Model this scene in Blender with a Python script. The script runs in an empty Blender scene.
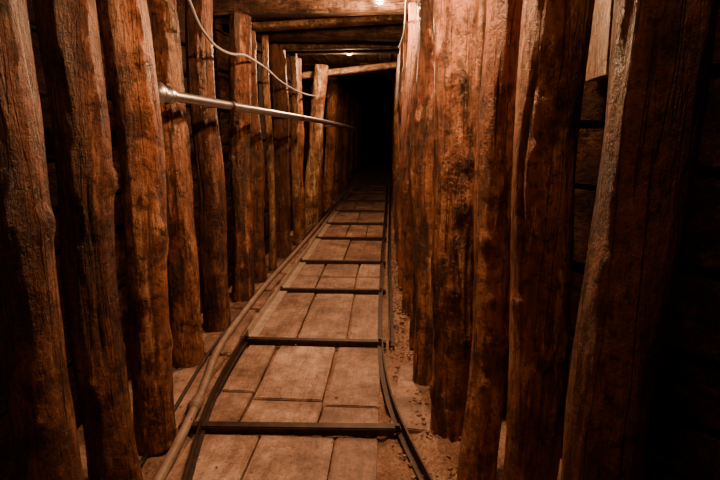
import bpy, bmesh, math, random
from mathutils import Vector, noise, Matrix
random.seed(7)
S=bpy.context.scene
COL=S.collection

# ---------------------------------------------------------------- materials
def nt(name):
    m=bpy.data.materials.new(name); m.use_nodes=True
    t=m.node_tree; t.nodes.clear()
    o=t.nodes.new('ShaderNodeOutputMaterial'); b=t.nodes.new('ShaderNodeBsdfPrincipled')
    t.links.new(b.outputs[0],o.inputs[0])
    return m,t,b
def N(t,k,**kw):
    n=t.nodes.new(k)
    for a,v in kw.items():
        if a in n.inputs.keys(): n.inputs[a].default_value=v
        else: setattr(n,a,v)
    return n
def ramp(t,stops):
    n=t.nodes.new('ShaderNodeValToRGB'); e=n.color_ramp.elements
    while len(e)<len(stops): e.new(0.5)
    for i,(p,c) in enumerate(stops):
        e[i].position=p; e[i].color=(c[0],c[1],c[2],1)
    return n
def mix(t,fac,a,b,mode='MIX'):
    n=t.nodes.new('ShaderNodeMix'); n.data_type='RGBA'; n.blend_type=mode
    for i,v in ((0,fac),(6,a),(7,b)):
        if isinstance(v,(int,float)): n.inputs[i].default_value=v
        elif isinstance(v,tuple): n.inputs[i].default_value=(v[0],v[1],v[2],1)
        else: t.links.new(v,n.inputs[i])
    return n.outputs[2]
def coords(t,scale):
    c=t.nodes.new('ShaderNodeTexCoord'); oi=t.nodes.new('ShaderNodeObjectInfo')
    mp=t.nodes.new('ShaderNodeMapping'); mp.inputs['Scale'].default_value=scale
    cm=t.nodes.new('ShaderNodeCombineXYZ')
    mu=N(t,'ShaderNodeMath',operation='MULTIPLY'); mu.inputs[1].default_value=37.0
    t.links.new(oi.outputs['Random'],mu.inputs[0])
    for i in range(3): t.links.new(mu.outputs[0],cm.inputs[i])
    t.links.new(c.outputs['Object'],mp.inputs['Vector']); t.links.new(cm.outputs[0],mp.inputs['Location'])
    return mp.outputs[0]
def noi(t,vec,scale,detail=6,rough=.6):
    n=N(t,'ShaderNodeTexNoise'); n.inputs['Scale'].default_value=scale
    n.inputs['Detail'].default_value=detail; n.inputs['Roughness'].default_value=rough
    t.links.new(vec,n.inputs['Vector']); return n.outputs[0]

def wood(name,dark,mid,light,axis='Z',rough=.34,bump=.85,barkcol=(.02,.010,.006),spec=.65):
    m,t,b=nt(name)
    st={'Z':(1,1,.2),'Y':(1,.2,1),'X':(.2,1,1)}[axis]
    st2={'Z':(1,1,.035),'Y':(1,.035,1),'X':(.035,1,1)}[axis]
    v=coords(t,st); v1=coords(t,(1,1,1)); v2=coords(t,st2)
    big=noi(t,v,9,6,.65); fine=noi(t,v,60,6,.7); blot=noi(t,v1,8,8,.76); speck=noi(t,v1,48,5,.7); crk=noi(t,v2,20,3,.5); pat=noi(t,v,15,8,.78)
    r1=ramp(t,[(.34,dark),(.5,mid),(.66,light)]); t.links.new(big,r1.inputs[0])
    c=r1.outputs[0]
    rp=ramp(t,[(.54,(0,0,0)),(.58,(1,1,1))]); t.links.new(pat,rp.inputs[0])
    fp=N(t,'ShaderNodeMath',operation='MULTIPLY'); t.links.new(rp.outputs[0],fp.inputs[0]); fp.inputs[1].default_value=.7
    c=mix(t,fp.outputs[0],c,(min(1,light[0]*1.3),min(1,light[1]*1.5),min(1,light[2]*1.7)))
    rf=ramp(t,[(.36,(.30,.23,.19)),(.56,(1,1,1))]); t.links.new(fine,rf.inputs[0])
    c=mix(t,.65,c,rf.outputs[0],'MULTIPLY')
    rb=ramp(t,[(.41,(.15,.10,.08)),(.53,(1,1,1))]); t.links.new(blot,rb.inputs[0])
    c=mix(t,.85,c,rb.outputs[0],'MULTIPLY')
    rs=ramp(t,[(.38,(.22,.16,.14)),(.46,(1,1,1))]); t.links.new(speck,rs.inputs[0])
    c=mix(t,.8,c,rs.outputs[0],'MULTIPLY')
    rc=ramp(t,[(.488,(1,1,1)),(.5,(.08,.05,.04)),(.512,(1,1,1))]); t.links.new(crk,rc.inputs[0])
    c=mix(t,.8,c,rc.outputs[0],'MULTIPLY')
    oi=t.nodes.new('ShaderNodeObjectInfo')
    rv=ramp(t,[(0,(.6,.53,.5)),(1,(1.0,1.0,1.0))]); t.links.new(oi.outputs['Random'],rv.inputs[0])
    c=mix(t,1.0,c,rv.outputs[0],'MULTIPLY')
    at=N(t,'ShaderNodeAttribute'); at.attribute_name='bark'
    c=mix(t,at.outputs['Fac'],c,barkcol)
    t.links.new(c,b.inputs['Base Color'])
    rr=ramp(t,[(.3,(rough-.08,)*3),(.7,(rough+.22,)*3)]); t.links.new(blot,rr.inputs[0])
    t.links.new(rr.outputs[0],b.inputs['Roughness'])
    def madd(x,y,k):
        m2=N(t,'ShaderNodeMath',operation='MULTIPLY_ADD'); t.links.new(x,m2.inputs[0]); m2.inputs[1].default_value=k; t.links.new(y,m2.inputs[2]); return m2.outputs[0]
    h=madd(speck,fine,.9); h=madd(blot,h,2.2); h=madd(pat,h,1.4); h=madd(rc.outputs[0],h,.5)
    bp=N(t,'ShaderNodeBump'); bp.inputs['Strength'].default_value=bump; bp.inputs['Distance'].default_value=.011
    t.links.new(h,bp.inputs['Height']); t.links.new(bp.outputs[0],b.inputs['Normal'])
    b.inputs['Specular IOR Level'].default_value=spec
    b.inputs['Specular Tint'].default_value=(1,.75,.6,1)
    return m
M_POST=wood('post_wood',(.17,.055,.027),(.39,.145,.066),(.60,.28,.14))
M_POSTL=wood('post_wood_pale',(.32,.15,.07),(.60,.33,.16),(.80,.52,.30))
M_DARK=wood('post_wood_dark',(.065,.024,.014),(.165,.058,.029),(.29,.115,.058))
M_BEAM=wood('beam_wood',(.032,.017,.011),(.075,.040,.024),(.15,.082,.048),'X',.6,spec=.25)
M_BEAML=wood('beam_wood_pale',(.45,.28,.14),(.7,.48,.27),(.88,.66,.42),'X',.5)
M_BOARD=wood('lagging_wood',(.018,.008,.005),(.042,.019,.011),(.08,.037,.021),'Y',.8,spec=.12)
M_CEIL=wood('ceiling_wood',(.07,.035,.02),(.15,.08,.043),(.26,.145,.08),'Y',.65,spec=.3)

def earth(name,a,b_,c_,bump=.8,sc=6):
    m,t,b=nt(name); v=coords(t,(1,1,1))
    n1=noi(t,v,sc,8,.7); n2=noi(t,v,sc*14,5,.7)
    r=ramp(t,[(.3,a),(.5,b_),(.72,c_)]); t.links.new(n1,r.inputs[0])
    r2=ramp(t,[(.34,(.3,.27,.25)),(.6,(1,1,1))]); t.links.new(n2,r2.inputs[0])
    t.links.new(mix(t,.8,r.outputs[0],r2.outputs[0],'MULTIPLY'),b.inputs['Base Color'])
    b.inputs['Roughness'].default_value=.9; b.inputs['Specular IOR Level'].default_value=.2
    bp=N(t,'ShaderNodeBump'); bp.inputs['Strength'].default_value=bump; bp.inputs['Distance'].default_value=.012
    t.links.new(n2,bp.inputs['Height']); t.links.new(bp.outputs[0],b.inputs['Normal'])
    return m
M_DIRT=earth('dirt_floor',(.20,.105,.07),(.37,.22,.15),(.54,.36,.26))
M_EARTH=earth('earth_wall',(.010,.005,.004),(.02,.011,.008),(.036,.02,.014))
def slabmat():
    m,t,b=nt('floor_slab_board'); v=coords(t,(1,1,1)); vs=coords(t,(1,.12,1))
    n1=noi(t,v,6,9,.8); n2=noi(t,vs,45,6,.7); n3=noi(t,v,90,4,.7); n4=noi(t,v,2.2,5,.7)
    r=ramp(t,[(.38,(.22,.13,.095)),(.5,(.46,.30,.22)),(.60,(.66,.48,.38))]); t.links.new(n1,r.inputs[0])
    r2=ramp(t,[(.35,(.45,.4,.37)),(.55,(1,1,1))]); t.links.new(n2,r2.inputs[0])
    c=mix(t,.6,r.outputs[0],r2.outputs[0],'MULTIPLY')
    r3=ramp(t,[(.36,(.35,.3,.28)),(.47,(1,1,1))]); t.links.new(n3,r3.inputs[0])
    c=mix(t,.7,c,r3.outputs[0],'MULTIPLY')
    r4=ramp(t,[(.42,(.6,.53,.49)),(.55,(1,1,1))]); t.links.new(n4,r4.inputs[0])
    c=mix(t,.8,c,r4.outputs[0],'MULTIPLY')
    at=N(t,'ShaderNodeAttribute'); at.attribute_name='tone'
    rt=ramp(t,[(0,(.62,.54,.5)),(1,(1,1,1))]); t.links.new(at.outputs['Fac'],rt.inputs[0])
    c=mix(t,1.0,c,rt.outputs[0],'MULTIPLY')
    t.links.new(c,b.inputs['Base Color']); b.inputs['Roughness'].default_value=.6
    bp=N(t,'ShaderNodeBump'); bp.inputs['Strength'].default_value=.4; bp.inputs['Distance'].default_value=.005
    t.links.new(n2,bp.inputs['Height']); t.links.new(bp.outputs[0],b.inputs['Normal'])
    return m
M_SLAB=slabmat()
def metal(name,a,b_,rough,met=1.0,sc=30,bump=.3):
    m,t,b=nt(name); v=coords(t,(1,1,1)); n=noi(t,v,sc,6,.7)
    r=ramp(t,[(.35,a),(.62,b_)]); t.links.new(n,r.inputs[0]); t.links.new(r.outputs[0],b.inputs['Base Color'])
    b.inputs['Metallic'].default_value=met; b.inputs['Roughness'].default_value=rough
    bp=N(t,'ShaderNodeBump'); bp.inputs['Strength'].default_value=bump; bp.inputs['Distance'].default_value=.002
    t.links.new(n,bp.inputs['Height']); t.links.new(bp.outputs[0],b.inputs['Normal'])
    return m
M_TIE=metal('rusted_steel_dark',(.018,.010,.007),(.06,.03,.02),.5,.5)
M_RAIL=metal('worn_rail_steel',(.30,.22,.17),(.56,.45,.37),.45,.25)
M_PIPE=metal('galvanised_pipe',(.5,.48,.46),(.70,.68,.66),.3,.95,30,.1)
M_HOSE=metal('grey_conduit',(.20,.13,.095),(.31,.215,.165),.55,.0,15)
M_CABLE=metal('pale_cable',(.22,.19,.17),(.33,.29,.26),.5,.0,15)
M_CAGE=metal('lamp_cage_steel',(.2,.2,.2),(.4,.4,.4),.4,1.0)
m,t,b=nt('lamp_bulb_glow'); b.inputs['Base Color'].default_value=(1,.8,.5,1)
b.inputs['Emission Color'].default_value=(1,.62,.3,1); b.inputs['Emission Strength'].default_value=25
M_BULB=m

# ---------------------------------------------------------------- mesh helpers
def finish(name,bm,mat,smooth=True,parent=None,mats=None):
    me=bpy.data.meshes.new(name); bm.normal_update(); bm.to_mesh(me); bm.free()
    o=bpy.data.objects.new(name,me); COL.objects.link(o)
    for mm in (mats or [mat]): me.materials.append(mm)
    if smooth:
        for p in me.polygons: p.use_smooth=True
    if parent: o.parent=parent
    return o

def sweep(bm,pts,rad,seg=12,square=False,cap=True,fn=None):
    layer=bm.verts.layers.float.get('bark') or bm.verts.layers.float.new('bark')
    rings=[]
    n=len(pts)
    for i,p in enumerate(pts):
        d=(pts[min(i+1,n-1)]-pts[max(i-1,0)]).normalized()
        ref=Vector((0,0,1)) if abs(d.z)<.9 else Vector((0,1,0))
        a=d.cross(ref).normalized(); b=a.cross(d).normalized()
        ring=[]
        r=rad[i] if isinstance(rad,list) else rad
        w,h=(r if isinstance(r,tuple) else (r,r))
        for j in range(seg):
            th=2*math.pi*(j+.5)/seg
            c,s=math.cos(th),math.sin(th)
            if square:
                k=1/max(abs(c),abs(s)); k=min(k,1.34); c*=k; s*=k
            f,bk=(fn(i,j,th,p) if fn else (1,0))
            v=bm.verts.new(p+a*c*w*f+b*s*h*f); v[layer]=bk
            ring.append(v)
        rings.append(ring)
    for i in range(n-1):
        for j in range(seg):
            k=(j+1)%seg
            bm.faces.new((rings[i][j],rings[i][k],rings[i+1][k],rings[i+1][j]))
    if cap:
        bm.faces.new(rings[0][::-1]); bm.faces.new(rings[-1])
    return rings

def nz(x,y,z): return noise.noise(Vector((x,y,z)))

def post(x,y,r,top=None,h=1.60,mat=None,seed=0,bark=0.0,knots=6,z0=0.0,rt=None,name='timber_post',bend=.022,kn=()):
    """peeled round-timber prop, origin at its foot"""
    rnd=random.Random(seed*13+5)
    tx,ty=top if top else (x,y)
    rt=rt or r*.9
    R=170 if r>.04 else 60; seg=64 if r>.04 else 20
    ks=[(rnd.uniform(.08,.95)*h, rnd.uniform(0,2*math.pi), rnd.uniform(.009,.019), rnd.uniform(.12,.28)) for _ in range(knots)]+list(kn)
    # one long drying split per prop
    sa=rnd.uniform(-2.8,-.4); s0=rnd.uniform(.1,.6)*h; s1=s0+rnd.uniform(.35,.8)
    pts=[];rad=[]
    for i in range(R):
        f=i/(R-1); z=f*h
        pts.append(Vector(((tx-x)*f+bend*nz(seed,f*2.6,1.3)*2*math.sin(math.pi*f),(ty-y)*f+bend*nz(seed,f*2.2,7.7)*math.sin(math.pi*f),z)))
        rad.append(r+(rt-r)*f+ (0.10*r*max(0,1-f*9)))
    def fn(i,j,th,p):
        c,s=math.cos(th),math.sin(th)
        v=1+.07*nz(c*.9+seed,s*.9,p.z*2.4)+.05*nz(c*2.5+seed,s*2.5,p.z*3.5+4)+.035*nz(c*5,s*5+seed,p.z*9)+.018*nz(c*12,s*12+seed,p.z*18)
        bk=0
        for (kz,ka,kr,ka2) in ks:
            da=(th-ka+math.pi)%(2*math.pi)-math.pi
            d2=((da*r)**2+((p.z-kz)*.8)**2)/(kr*kr)
            if d2<9:
                v+=ka2*math.exp(-d2*.45)-ka2*.8*math.exp(-d2*3.0)
                bk=max(bk,.9*math.exp(-d2*1.9))
        if s0<p.z<s1 and r>.04:
            da=(th-sa-.25*nz(seed,p.z*4,2)+math.pi)%(2*math.pi)-math.pi
            g=math.exp(-(da/.07)**2)*min(1,(p.z-s0)*8,(s1-p.z)*8)
            v-=.16*g; bk=max(bk,.85*g)
        if bark>0:
            q=noise.fractal(Vector((c*1.3+seed*3,s*1.3,p.z*3.2)),1.0,2.0,5)
            thr=.35-bark*.6
            if q>thr:
                e=min(1,(q-thr)*9)
                v+=.09*e+.05*e*nz(c*9,s*9,p.z*25); bk=max(bk,.8*e)
        return v,bk
    bm=bmesh.new(); sweep(bm,pts,rad,seg,fn=fn)
    o=finish(name,bm,mat or M_POST); o.location=(x,y,z0)
    return o

def beam(name,p0,p1,w,h,mat,seed=0,rough=.05,n=26):
    p0=Vector(p0);p1=Vector(p1); c=(p0+p1)/2
    pts=[(p0+(p1-p0)*i/(n-1))-c for i in range(n)]
    bm=bmesh.new()
    def fn(i,j,th,p):
        return 1+rough*nz(p.x*4+seed,p.y*4+th*.6,p.z*4+math.cos(th)), max(0,nz(p.x*6+seed*3,p.y*6,th)-.3)*1.2
    sweep(bm,pts,(w/2,h/2),16,square=True,fn=fn)
    o=finish(name,bm,mat,smooth=False); o.location=c
    return o

def rect(bm,cx,cy,cz,sx,sy,sz,rz=0,tx=0,ty=0,tone=None,bev=.004,jit=0):
    tl=bm.verts.layers.float.get('tone') or bm.verts.layers.float.new('tone')
    mt=Matrix.Translation((cx,cy,cz))@Matrix.Rotation(rz,4,'Z')@Matrix.Rotation(tx,4,'X')@Matrix.Rotation(ty,4,'Y')@Matrix.Diagonal((sx,sy,sz,1))
    g=bmesh.ops.create_cube(bm,size=1,matrix=mt)
    vs=g['verts']
    if jit:
        off={}
        for v in vs:
            k=(round(v.co.x,2),round(v.co.y,2))
            if k not in off: off[k]=(random.uniform(-jit,jit),random.uniform(-jit,jit))
            v.co.x+=off[k][0]; v.co.y+=off[k][1]
    val=random.random() if tone is None else tone
    for v in vs: v[tl]=val
    if bev:
        es=list({e for v in vs for e in v.link_edges})
        bmesh.ops.bevel(bm,geom=es,offset=bev,segments=2,affect='EDGES')

def tube(name,pts,r,mat,parent=None,res=8,origin=None):
    cu=bpy.data.curves.new(name,'CURVE'); cu.dimensions='3D'
    sp=cu.splines.new('NURBS'); sp.points.add(len(pts)-1)
    for i,p in enumerate(pts): sp.points[i].co=(p[0],p[1],p[2],1)
    sp.order_u=3; sp.use_endpoint_u=True; sp.resolution_u=res
    cu.bevel_depth=r; cu.bevel_resolution=5; cu.use_fill_caps=True
    o=bpy.data.objects.new(name,cu)
    COL.objects.link(o); cu.materials.append(mat)
    dg=bpy.context.evaluated_depsgraph_get()
    me=bpy.data.meshes.new_from_object(o.evaluated_get(dg))
    bpy.data.objects.remove(o)
    o=bpy.data.objects.new(name,me); COL.objects.link(o)
    for p in me.polygons: p.use_smooth=True
    if parent: o.parent=parent
    return o
def empty(name,loc=(0,0,0)):
    e=bpy.data.objects.new(name,None); e.location=loc; COL.objects.link(e); return e

# ---------------------------------------------------------------- room shell
END=15.5
LW=[(-1.6,-1.02),(1.7,-1.02),(2.2,-1.02),(3.2,-.99),(4.5,-.95),(6,-.92),(9.6,-.84),(END,-.84)]
RW=[(-1.6,.78),(1.15,.76),(1.45,.56),(1.8,.38),(2.3,.29),(3.2,.25),(4.5,.22),(6,.20),(9.6,.19),(END,.19)]
def lerp(tab,y):
    if y<=tab[0][0]: return tab[0][1]
    for (a,va),(b,vb) in zip(tab,tab[1:]):
        if y<=b: return va+(vb-va)*(y-a)/(b-a)
    return tab[-1][1]
def wallmesh(name,tab,sign):
    bm=bmesh.new(); ny=300; nzv=34; g=[]
    for i in range(ny):
        y=-1.6+(END+1.7)*i/(ny-1); row=[]
        for k in range(nzv):
            z=-.05+1.95*k/(nzv-1)
            x=lerp(tab,y)+sign*(.08+.03*noise.fractal(Vector((y*3,z*3,sign*5)),1,2,4))
            row.append(bm.verts.new((x,y,z)))
        g.append(row)
    for i in range(ny-1):
        for k in range(nzv-1):
            f=(g[i][k],g[i+1][k],g[i+1][k+1],g[i][k+1])
            bm.faces.new(f if sign<0 else f[::-1])
    return finish(name,bm,M_EARTH)
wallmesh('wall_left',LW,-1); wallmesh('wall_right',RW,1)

# floor (dirt), uneven and banked up against the props
bm=bmesh.new(); nx,ny=150,700; g=[]
for i in range(ny):
    y=-1.7+(END+1.8)*i/(ny-1); row=[]
    for k in range(nx):
        x=-1.2+2.2*k/(nx-1)
        edge=max(0,(x-.05))*.10+max(0,(-.8-x))*.10
        z=-.012+edge+(.016+.02*max(0,min(1,(x-.05)*8)))*noise.fractal(Vector((x*9,y*9,0)),.7,2,6)
        if -.66<x<.0: z=min(z,-.012)-.012
        row.append(bm.verts.new((x,y,z)))
    g.append(row)
for i in range(ny-1):
    for k in range(nx-1): bm.faces.new((g[i][k],g[i][k+1],g[i+1][k+1],g[i+1][k]))
finish('floor',bm,M_DIRT)

# ceiling: rough lengthwise boards with gaps under a slab of earth
bm=bmesh.new(); bm.verts.layers.float.new('tone')
y=-1.6
while y<END:
    L=random.uniform(.9,1.15); x=-1.15
    while x<.95:
        w=random.uniform(.12,.2)
        rect(bm,x+w/2,y+L/2,1.735+random.uniform(-.012,.012),w-.008,L-.01,.028,ty=random.uniform(-.04,.04),tx=random.uniform(-.012,.012))
        x+=w
    y+=L
rect(bm,-.1,7,1.83,2.5,17.8,.06)
finish('ceiling',bm,M_CEIL,smooth=False)

# end walls of dark boards
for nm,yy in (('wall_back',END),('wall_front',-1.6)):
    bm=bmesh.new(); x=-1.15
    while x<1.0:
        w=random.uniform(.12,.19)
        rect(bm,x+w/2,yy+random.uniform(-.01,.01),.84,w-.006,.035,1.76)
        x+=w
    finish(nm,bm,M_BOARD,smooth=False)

# horizontal lagging boards behind the props
def lagging(name,tab,sign,hs):
    bm=bmesh.new()
    for a,b_ in zip(tab,tab[1:]):
        y0,x0=a; y1,x1=b_
        segs=max(1,int(round((y1-y0)/1.2)))
        for s in range(segs):
            ya=y0+(y1-y0)*s/segs; yb=y0+(y1-y0)*(s+1)/segs
            xa=lerp(tab,ya); xb=lerp(tab,yb)
            L=math.hypot(yb-ya,xb-xa); ang=math.atan2(xb-xa,yb-ya)
            z=.01
            while z<1.6:
                h=random.uniform(*hs); h=min(h,1.70-z)
                rect(bm,(xa+xb)/2+sign*random.uniform(0,.022),(ya+yb)/2,z+h/2,.026,L*1.0,h-random.uniform(.006,.03),rz=-ang,tx=random.uniform(-.012,.012),jit=.003)
                z+=h
    finish(name,bm,M_BOARD,smooth=False)
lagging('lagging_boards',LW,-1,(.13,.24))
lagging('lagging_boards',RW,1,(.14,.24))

# ---------------------------------------------------------------- floor paving boards
ties=[.12,.85,1.64,2.39,3.21,3.94,4.83,5.61,6.5,7.41,8.2,9.0]
bm=bmesh.new(); bm.verts.layers.float.new('tone')
edges=[-.7]+ties+[9.7]
splits=[[.5],[.45,.75],[.36,.76],[.22,.66],[.33,.72],[.30,.7],[.5],[.4,.7],[.5],[.35,.7],[.5],[.5],[.5]]
for i,(a,b_) in enumerate(zip(edges,edges[1:])):
    xs=[-.645]+[-.645+.63*q for q in splits[i]]+[-.02]
    for k,(xa,xb) in enumerate(zip(xs,xs[1:])):
        cuts=[a+.028,b_-.028]
        if i==3: cuts.insert(1,a+(.26,.20,.17)[k])
        elif i!=4 and random.random()<.4: cuts.insert(1,a+(b_-a)*random.uniform(.35,.65))
        for c0,c1 in zip(cuts,cuts[1:]):
            rect(bm,(xa+xb)/2,(c0+c1)/2,-.011+random.uniform(-.004,.003),xb-xa-.013,c1-c0-.013,.028,
                 rz=random.uniform(-.012,.012),tx=random.uniform(-.005,.005),ty=random.uniform(-.008,.008),jit=.004,bev=.004)
y=.3
while y<9:
    L=random.uniform(.35,.8)
    if y>1.3: rect(bm,-.80,y+L/2,-.008+random.uniform(-.004,.004),.17,L-.03,.024,rz=random.uniform(-.05,.05),tone=random.uniform(0,.5),jit=.01)
    y+=L
rect(bm,.115,1.90,-.002,.15,.5,.024,rz=-.12,tone=.4,jit=.012)
finish('floor_paving_boards',bm,M_SLAB,smooth=False)

# ---------------------------------------------------------------- track
tr=empty('mine_track',(-.33,4,0))
def child(o,par):
    o.parent=par; o.matrix_parent_inverse=Matrix.Translation(-par.location)
def angle_rail(name,path,inner,mat,k=1.0,kh=1.0):
    bm=bmesh.new(); tab=path; n=160; rings=[]
    sec=[(0,0),(0,.040*kh),(.006,.040*kh),(.006,.007),(.034*k,.007),(.034*k,0)]
    for i in range(n):
        y=tab[0][0]+(tab[-1][0]-tab[0][0])*i/(n-1)
        x=sum(lerp(tab,y+d) for d in (-.18,-.09,0,.09,.18))/5
        w=.003*nz(y*1.5,inner,0)
        rings.append([bm.verts.new((x+w+inner*sx,y,.004+sz)) for sx,sz in sec])
    for i in range(n-1):
        for j in range(6):
            kk=(j+1)%6
            bm.faces.new((rings[i][j],rings[i][kk],rings[i+1][kk],rings[i+1][j]))
    bm.faces.new(rings[0]); bm.faces.new(rings[-1])
    bmesh.ops.recalc_face_normals(bm,faces=bm.faces)
    o=finish(name,bm,mat,smooth=False); child(o,tr); return o
LR=[(.0,-.50),(.9,-.52),(1.39,-.57),(1.64,-.635),(2.0,-.665),(2.42,-.672)]
LR2=[(2.44,-.675),(3,-.67),(4,-.66),(9.3,-.63)]
RR=[(.3,.30),(.9,.24),(1.39,.125),(1.64,.05),(2.0,.0),(2.39,-.02),(4,-.03),(9.3,.0)]
angle_rail('rail_left_near',LR,1,M_TIE,.5)
angle_rail('rail_left',LR2,1,M_RAIL,1.5,1.1)
angle_rail('rail_right',RR,-1,M_TIE,.7)
RR2=[(2.36,.012),(4,.0),(9.3,.03)]
angle_rail('guide_right',RR2,1,M_TIE,.8,.8)
for i,y in enumerate(ties):
    bm=bmesh.new(); bm.verts.layers.float.new('tone')
    xl=(lerp(LR,y) if y<2.42 else lerp(LR2,y))-.02
    xr=lerp(RR,y)+.02
    if y<2: xl-=.04
    rect(bm,(xl+xr)/2,y,.008,xr-xl,.038,.030,rz=(.03 if i==2 else random.uniform(-.015,.015)),bev=.004)
    for xx in (xl+.03,xr-.03):
        g=bmesh.ops.create_cone(bm,segments=6,radius1=.009,radius2=.009,depth=.012,cap_ends=True,matrix=Matrix.Translation((xx,y,.028)))
    o=finish('tie_%d'%(i+1),bm,M_TIE,smooth=False); child(o,tr)

# conduit hose lying along the left side
hp=[(-.60,.6,.02),(-.62,1.0,.02),(-.645,1.39,.02),(-.67,1.65,.022),(-.705,1.92,.022),(-.765,2.25,.022),(-.775,2.7,.022),(-.775,3.3,.022),(-.74,4.3,.02),(-.70,6,.02),(-.68,8,.02),(-.67,9.3,.02)]
hose=empty('ground_conduit',(-.7,1.7,0))
o=tube('conduit',hp,.016,M_HOSE); child(o,hose)
bm=bmesh.new(); 
sweep(bm,[Vector((-.682,1.72,.022)),Vector((-.69,1.80,.022))],.022,16)
sweep(bm,[Vector((-.684,1.735,.022)),Vector((-.686,1.745,.022))],.026,16)
o=finish('conduit_coupling',bm,M_HOSE); child(o,hose)
tube('floor_cable',[(-.72,1.1,.012),(-.735,1.5,.012),(-.775,1.95,.014),(-.80,2.3,.014),(-.80,3,.014),(-.77,4.5,.014),(-.72,7,.014)],.007,M_TIE)

# ---------------------------------------------------------------- posts, left wall
P=post
P(-.76,.70,.068,seed=40)
P(-.76,.30,.068,seed=41)
P(-.76,-.25,.07,seed=42); P(-.76,-.8,.07,seed=43)
P(-.752,1.05,.060,top=(-.765,1.05),seed=1,rt=.062,mat=M_DARK,knots=3,bend=.01,kn=[(.80,-2.0,.012,.12)])
P(-.750,1.31,.062,seed=2,rt=.064,mat=M_DARK,knots=6)
P(-.740,1.54,.056,top=(-.73,1.54),seed=3,rt=.066,knots=8,kn=[(.81,-2.2,.014,.18),(.5,-1.9,.012,.18),(1.2,-2.4,.012,.15)])
P(-.865,2.16,.064,top=(-.90,2.16),seed=4,bark=.35,rt=.074,knots=5)
P(-.86,2.57,.066,seed=5,mat=M_DARK,knots=2)
P(-.86,3.05,.058,top=(-.80,3.05),seed=6,bark=.75,knots=3)
P(-.86,3.42,.055,seed=7,mat=M_DARK)
P(-.82,3.72,.026,seed=8,mat=M_POSTL,knots=2)
P(-.83,4.15,.068,seed=9,mat=M_DARK)
P(-.785,4.60,.034,seed=10,mat=M_POSTL,knots=2)
P(-.82,4.95,.05,seed=16,mat=M_POST)
P(-.80,5.45,.075,top=(-.66,5.45),seed=11,mat=M_POSTL,knots=3)
P(-.80,6.1,.07,seed=12,mat=M_DARK)
P(-.79,6.8,.07,top=(-.68,6.8),seed=13,mat=M_POST)
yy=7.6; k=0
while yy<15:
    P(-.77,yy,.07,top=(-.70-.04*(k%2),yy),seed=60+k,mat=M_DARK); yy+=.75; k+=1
# right wall
P(.42,.42,.07,seed=50); P(.42,0.0,.07,seed=51); P(.42,-.55,.07,seed=52); P(.42,-1.1,.07,seed=53)
P(.358,.80,.057,seed=21,rt=.064,knots=3,mat=M_DARK,kn=[(.80,-.6,.009,.12)])
P(.345,1.19,.060,seed=22,rt=.072,knots=3,kn=[(.62,-.5,.010,.15),(.95,-1.2,.010,.12)])
P(.262,1.39,.050,top=(.285,1.39),seed=23,rt=.048,knots=6,kn=[(.32,-1.2,.011,.2),(.72,-1.0,.010,.18)])
P(.218,1.66,.060,top=(.205,1.66),seed=24,rt=.072,knots=8,bark=.08,kn=[(1.14,-1.3,.014,.22),(.51,-1.5,.013,.2)])
P(.155,2.02,.044,seed=25,bark=.55,rt=.048,knots=4)
P(.165,2.40,.052,seed=26,bark=.3)
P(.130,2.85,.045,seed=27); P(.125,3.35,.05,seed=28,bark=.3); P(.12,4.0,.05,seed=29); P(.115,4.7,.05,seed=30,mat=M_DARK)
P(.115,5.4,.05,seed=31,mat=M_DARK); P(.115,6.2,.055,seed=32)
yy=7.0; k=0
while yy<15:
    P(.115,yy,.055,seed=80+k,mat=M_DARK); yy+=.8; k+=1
# added pale plank standing in for lamplight on lagging between two right-hand props
beam('lit_patch_plank',(.515,1.405,1.12),(.515,1.425,1.60),.030,.13,M_POSTL,seed=71)

# ---------------------------------------------------------------- roof beams
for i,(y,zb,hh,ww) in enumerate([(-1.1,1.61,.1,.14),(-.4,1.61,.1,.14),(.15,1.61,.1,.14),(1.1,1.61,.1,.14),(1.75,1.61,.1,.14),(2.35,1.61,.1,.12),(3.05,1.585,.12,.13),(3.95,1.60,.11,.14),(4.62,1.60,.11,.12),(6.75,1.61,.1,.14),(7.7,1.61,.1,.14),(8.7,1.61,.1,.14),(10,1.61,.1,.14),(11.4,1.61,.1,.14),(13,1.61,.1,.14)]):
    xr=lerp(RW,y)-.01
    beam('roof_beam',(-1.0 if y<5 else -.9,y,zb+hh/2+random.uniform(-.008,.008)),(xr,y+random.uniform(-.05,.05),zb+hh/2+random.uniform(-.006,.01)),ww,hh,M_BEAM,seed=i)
beam('roof_plank',(-.90,5.50,1.50),(.16,5.85,1.65),.16,.06,M_BEAML,seed=33)
beam('roof_plank',(-.95,3.35,1.58),(.2,3.65,1.685),.14,.04,M_CEIL,seed=34)
beam('roof_plank',(-.80,4.15,1.585),(.15,4.40,1.63),.09,.05,M_CEIL,seed=35)

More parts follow.
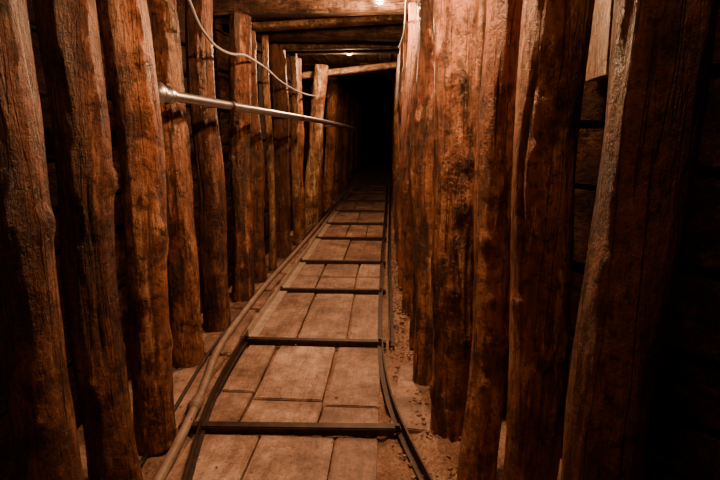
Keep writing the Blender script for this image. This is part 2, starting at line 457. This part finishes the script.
# ---------------------------------------------------------------- handrail pipe on the left props
pr=empty('handrail_pipe',(-.7,1.8,1.1))
o=tube('pipe',[(-.765,1.80,1.112),(-.70,2.5,1.097),(-.56,4.2,1.06),(-.42,6.3,1.010),(-.405,6.5,.985)],.0185,M_PIPE,res=16); child(o,pr)
bm=bmesh.new()
sweep(bm,[Vector((-.772,1.72,1.114)),Vector((-.757,1.88,1.110))],.026,24)
sweep(bm,[Vector((-.7655,1.79,1.112)),Vector((-.764,1.81,1.112))],.038,24)
sweep(bm,[Vector((-.7575,1.87,1.110)),Vector((-.756,1.885,1.110))],.031,24)
sweep(bm,[Vector((-.772,1.74,1.114)),Vector((-.84,1.76,1.114))],.014,16)
o=finish('pipe_flange',bm,M_PIPE); child(o,pr)
bm=bmesh.new()
for (a,b_) in (((-.705,2.45,1.098),(-.83,2.52,1.098)),((-.60,3.75,1.068),(-.81,3.85,1.068)),((-.48,5.6,1.02),(-.72,5.5,1.02))):
    sweep(bm,[Vector(a),Vector(b_)],.007,12)
    d=Vector((.1,1,-.03)).normalized()*.012
    sweep(bm,[Vector(a)-d,Vector(a)+d],.022,20)
o=finish('pipe_brackets',bm,M_TIE); child(o,pr)

# cables
tube('ceiling_cable',[(-.74,1.75,1.62),(-.735,1.95,1.53),(-.73,2.07,1.456),(-.735,2.16,1.395),(-.74,2.26,1.37),(-.745,2.4,1.34),(-.735,2.61,1.335),(-.73,2.8,1.365),(-.73,3.0,1.36),(-.735,3.36,1.352),(-.735,3.7,1.31),(-.735,4.5,1.285),(-.72,5.3,1.30),(-.66,6.6,1.36),(-.68,7.2,1.55)],.006,M_CABLE)
tube('wall_cable',[(.10,2.3,1.62),(.07,2.5,1.56),(.075,2.75,1.52),(.08,3.1,1.50),(.06,3.6,1.50)],.004,M_CABLE)
tube('wall_cable',[(.262,1.50,1.60),(.285,1.50,1.50),(.268,1.49,1.42),(.275,1.50,1.36),(.29,1.54,1.30)],.004,M_CABLE)

# ---------------------------------------------------------------- wood chips and crumbs of soil
bm=bmesh.new(); bm.verts.layers.float.new('tone')
for _ in range(1300):
    y=random.uniform(1.2,6)
    side=random.random()
    if side<.8:
        x=random.uniform(.02,.30-min(.2,(y-1.2)*.07)); s=random.uniform(.003,.011)
    elif side<.95:
        x=random.uniform(-.90,-.70); s=random.uniform(.003,.009)
    else:
        x=random.uniform(-.62,-.05); s=random.uniform(.002,.006)
    rect(bm,x,y,.004+max(0,x-.05)*.10,s,s*random.uniform(1,2),s*.7,rz=random.uniform(0,3),tx=random.uniform(-.4,.4),bev=0)
finish('wood_chips',bm,M_DIRT,smooth=False)

# ---------------------------------------------------------------- lamps (caged bulkhead lamps under the roof, the last an added fill)
def lamp(x,y,z,power,col=(1,.56,.29),rad=.03):
    e=empty('bulkhead_lamp',(x,y,z))
    bm=bmesh.new()
    sweep(bm,[Vector((0,0,1.715-z)),Vector((0,0,.045)),Vector((0,0,.03))],[.045,.045,.03],24)
    o=finish('lamp_base',bm,M_CAGE); o.parent=e
    bm=bmesh.new(); bmesh.ops.create_uvsphere(bm,u_segments=24,v_segments=16,radius=.028)
    for v in bm.verts: v.co.z=v.co.z*1.25
    o=finish('lamp_bulb',bm,M_BULB); o.parent=e
    for k in range(4):
        a=k*math.pi/4; c,s=math.cos(a),math.sin(a)
        o=tube('cage_%d'%k,[(c*.04,s*.04,.04),(c*.042,s*.042,0),(c*.03,s*.03,-.04),(0,0,-.052),(-c*.03,-s*.03,-.04),(-c*.042,-s*.042,0),(-c*.04,-s*.04,.04)],.0015,M_CAGE); o.parent=e
    l=bpy.data.lights.new('lamp_light','POINT'); l.energy=power; l.color=col; l.shadow_soft_size=rad
    lo=bpy.data.objects.new('lamp_light',l); lo.location=(0,0,-.09); COL.objects.link(lo); lo.parent=e
lamp(.03,1.42,1.64,52)
lamp(-.05,2.78,1.635,66)
lamp(-.35,4.95,1.675,62)
lamp(.44,1.52,1.64,14)
lamp(-.10,.45,1.64,5)  # fill lamp added near the camera to brighten the near right-hand props

w=bpy.data.worlds.new('world'); S.world=w; w.use_nodes=True
w.node_tree.nodes['Background'].inputs[0].default_value=(1,.5,.25,1)
w.node_tree.nodes['Background'].inputs[1].default_value=.002

# ---------------------------------------------------------------- camera
cam=bpy.data.cameras.new('camera'); cam.lens=27; cam.sensor_width=36; cam.clip_start=.02
co=bpy.data.objects.new('camera',cam); COL.objects.link(co)
co.location=(0,0,1.0); co.rotation_euler=(math.radians(78.3),0,math.radians(2.97))
S.camera=co
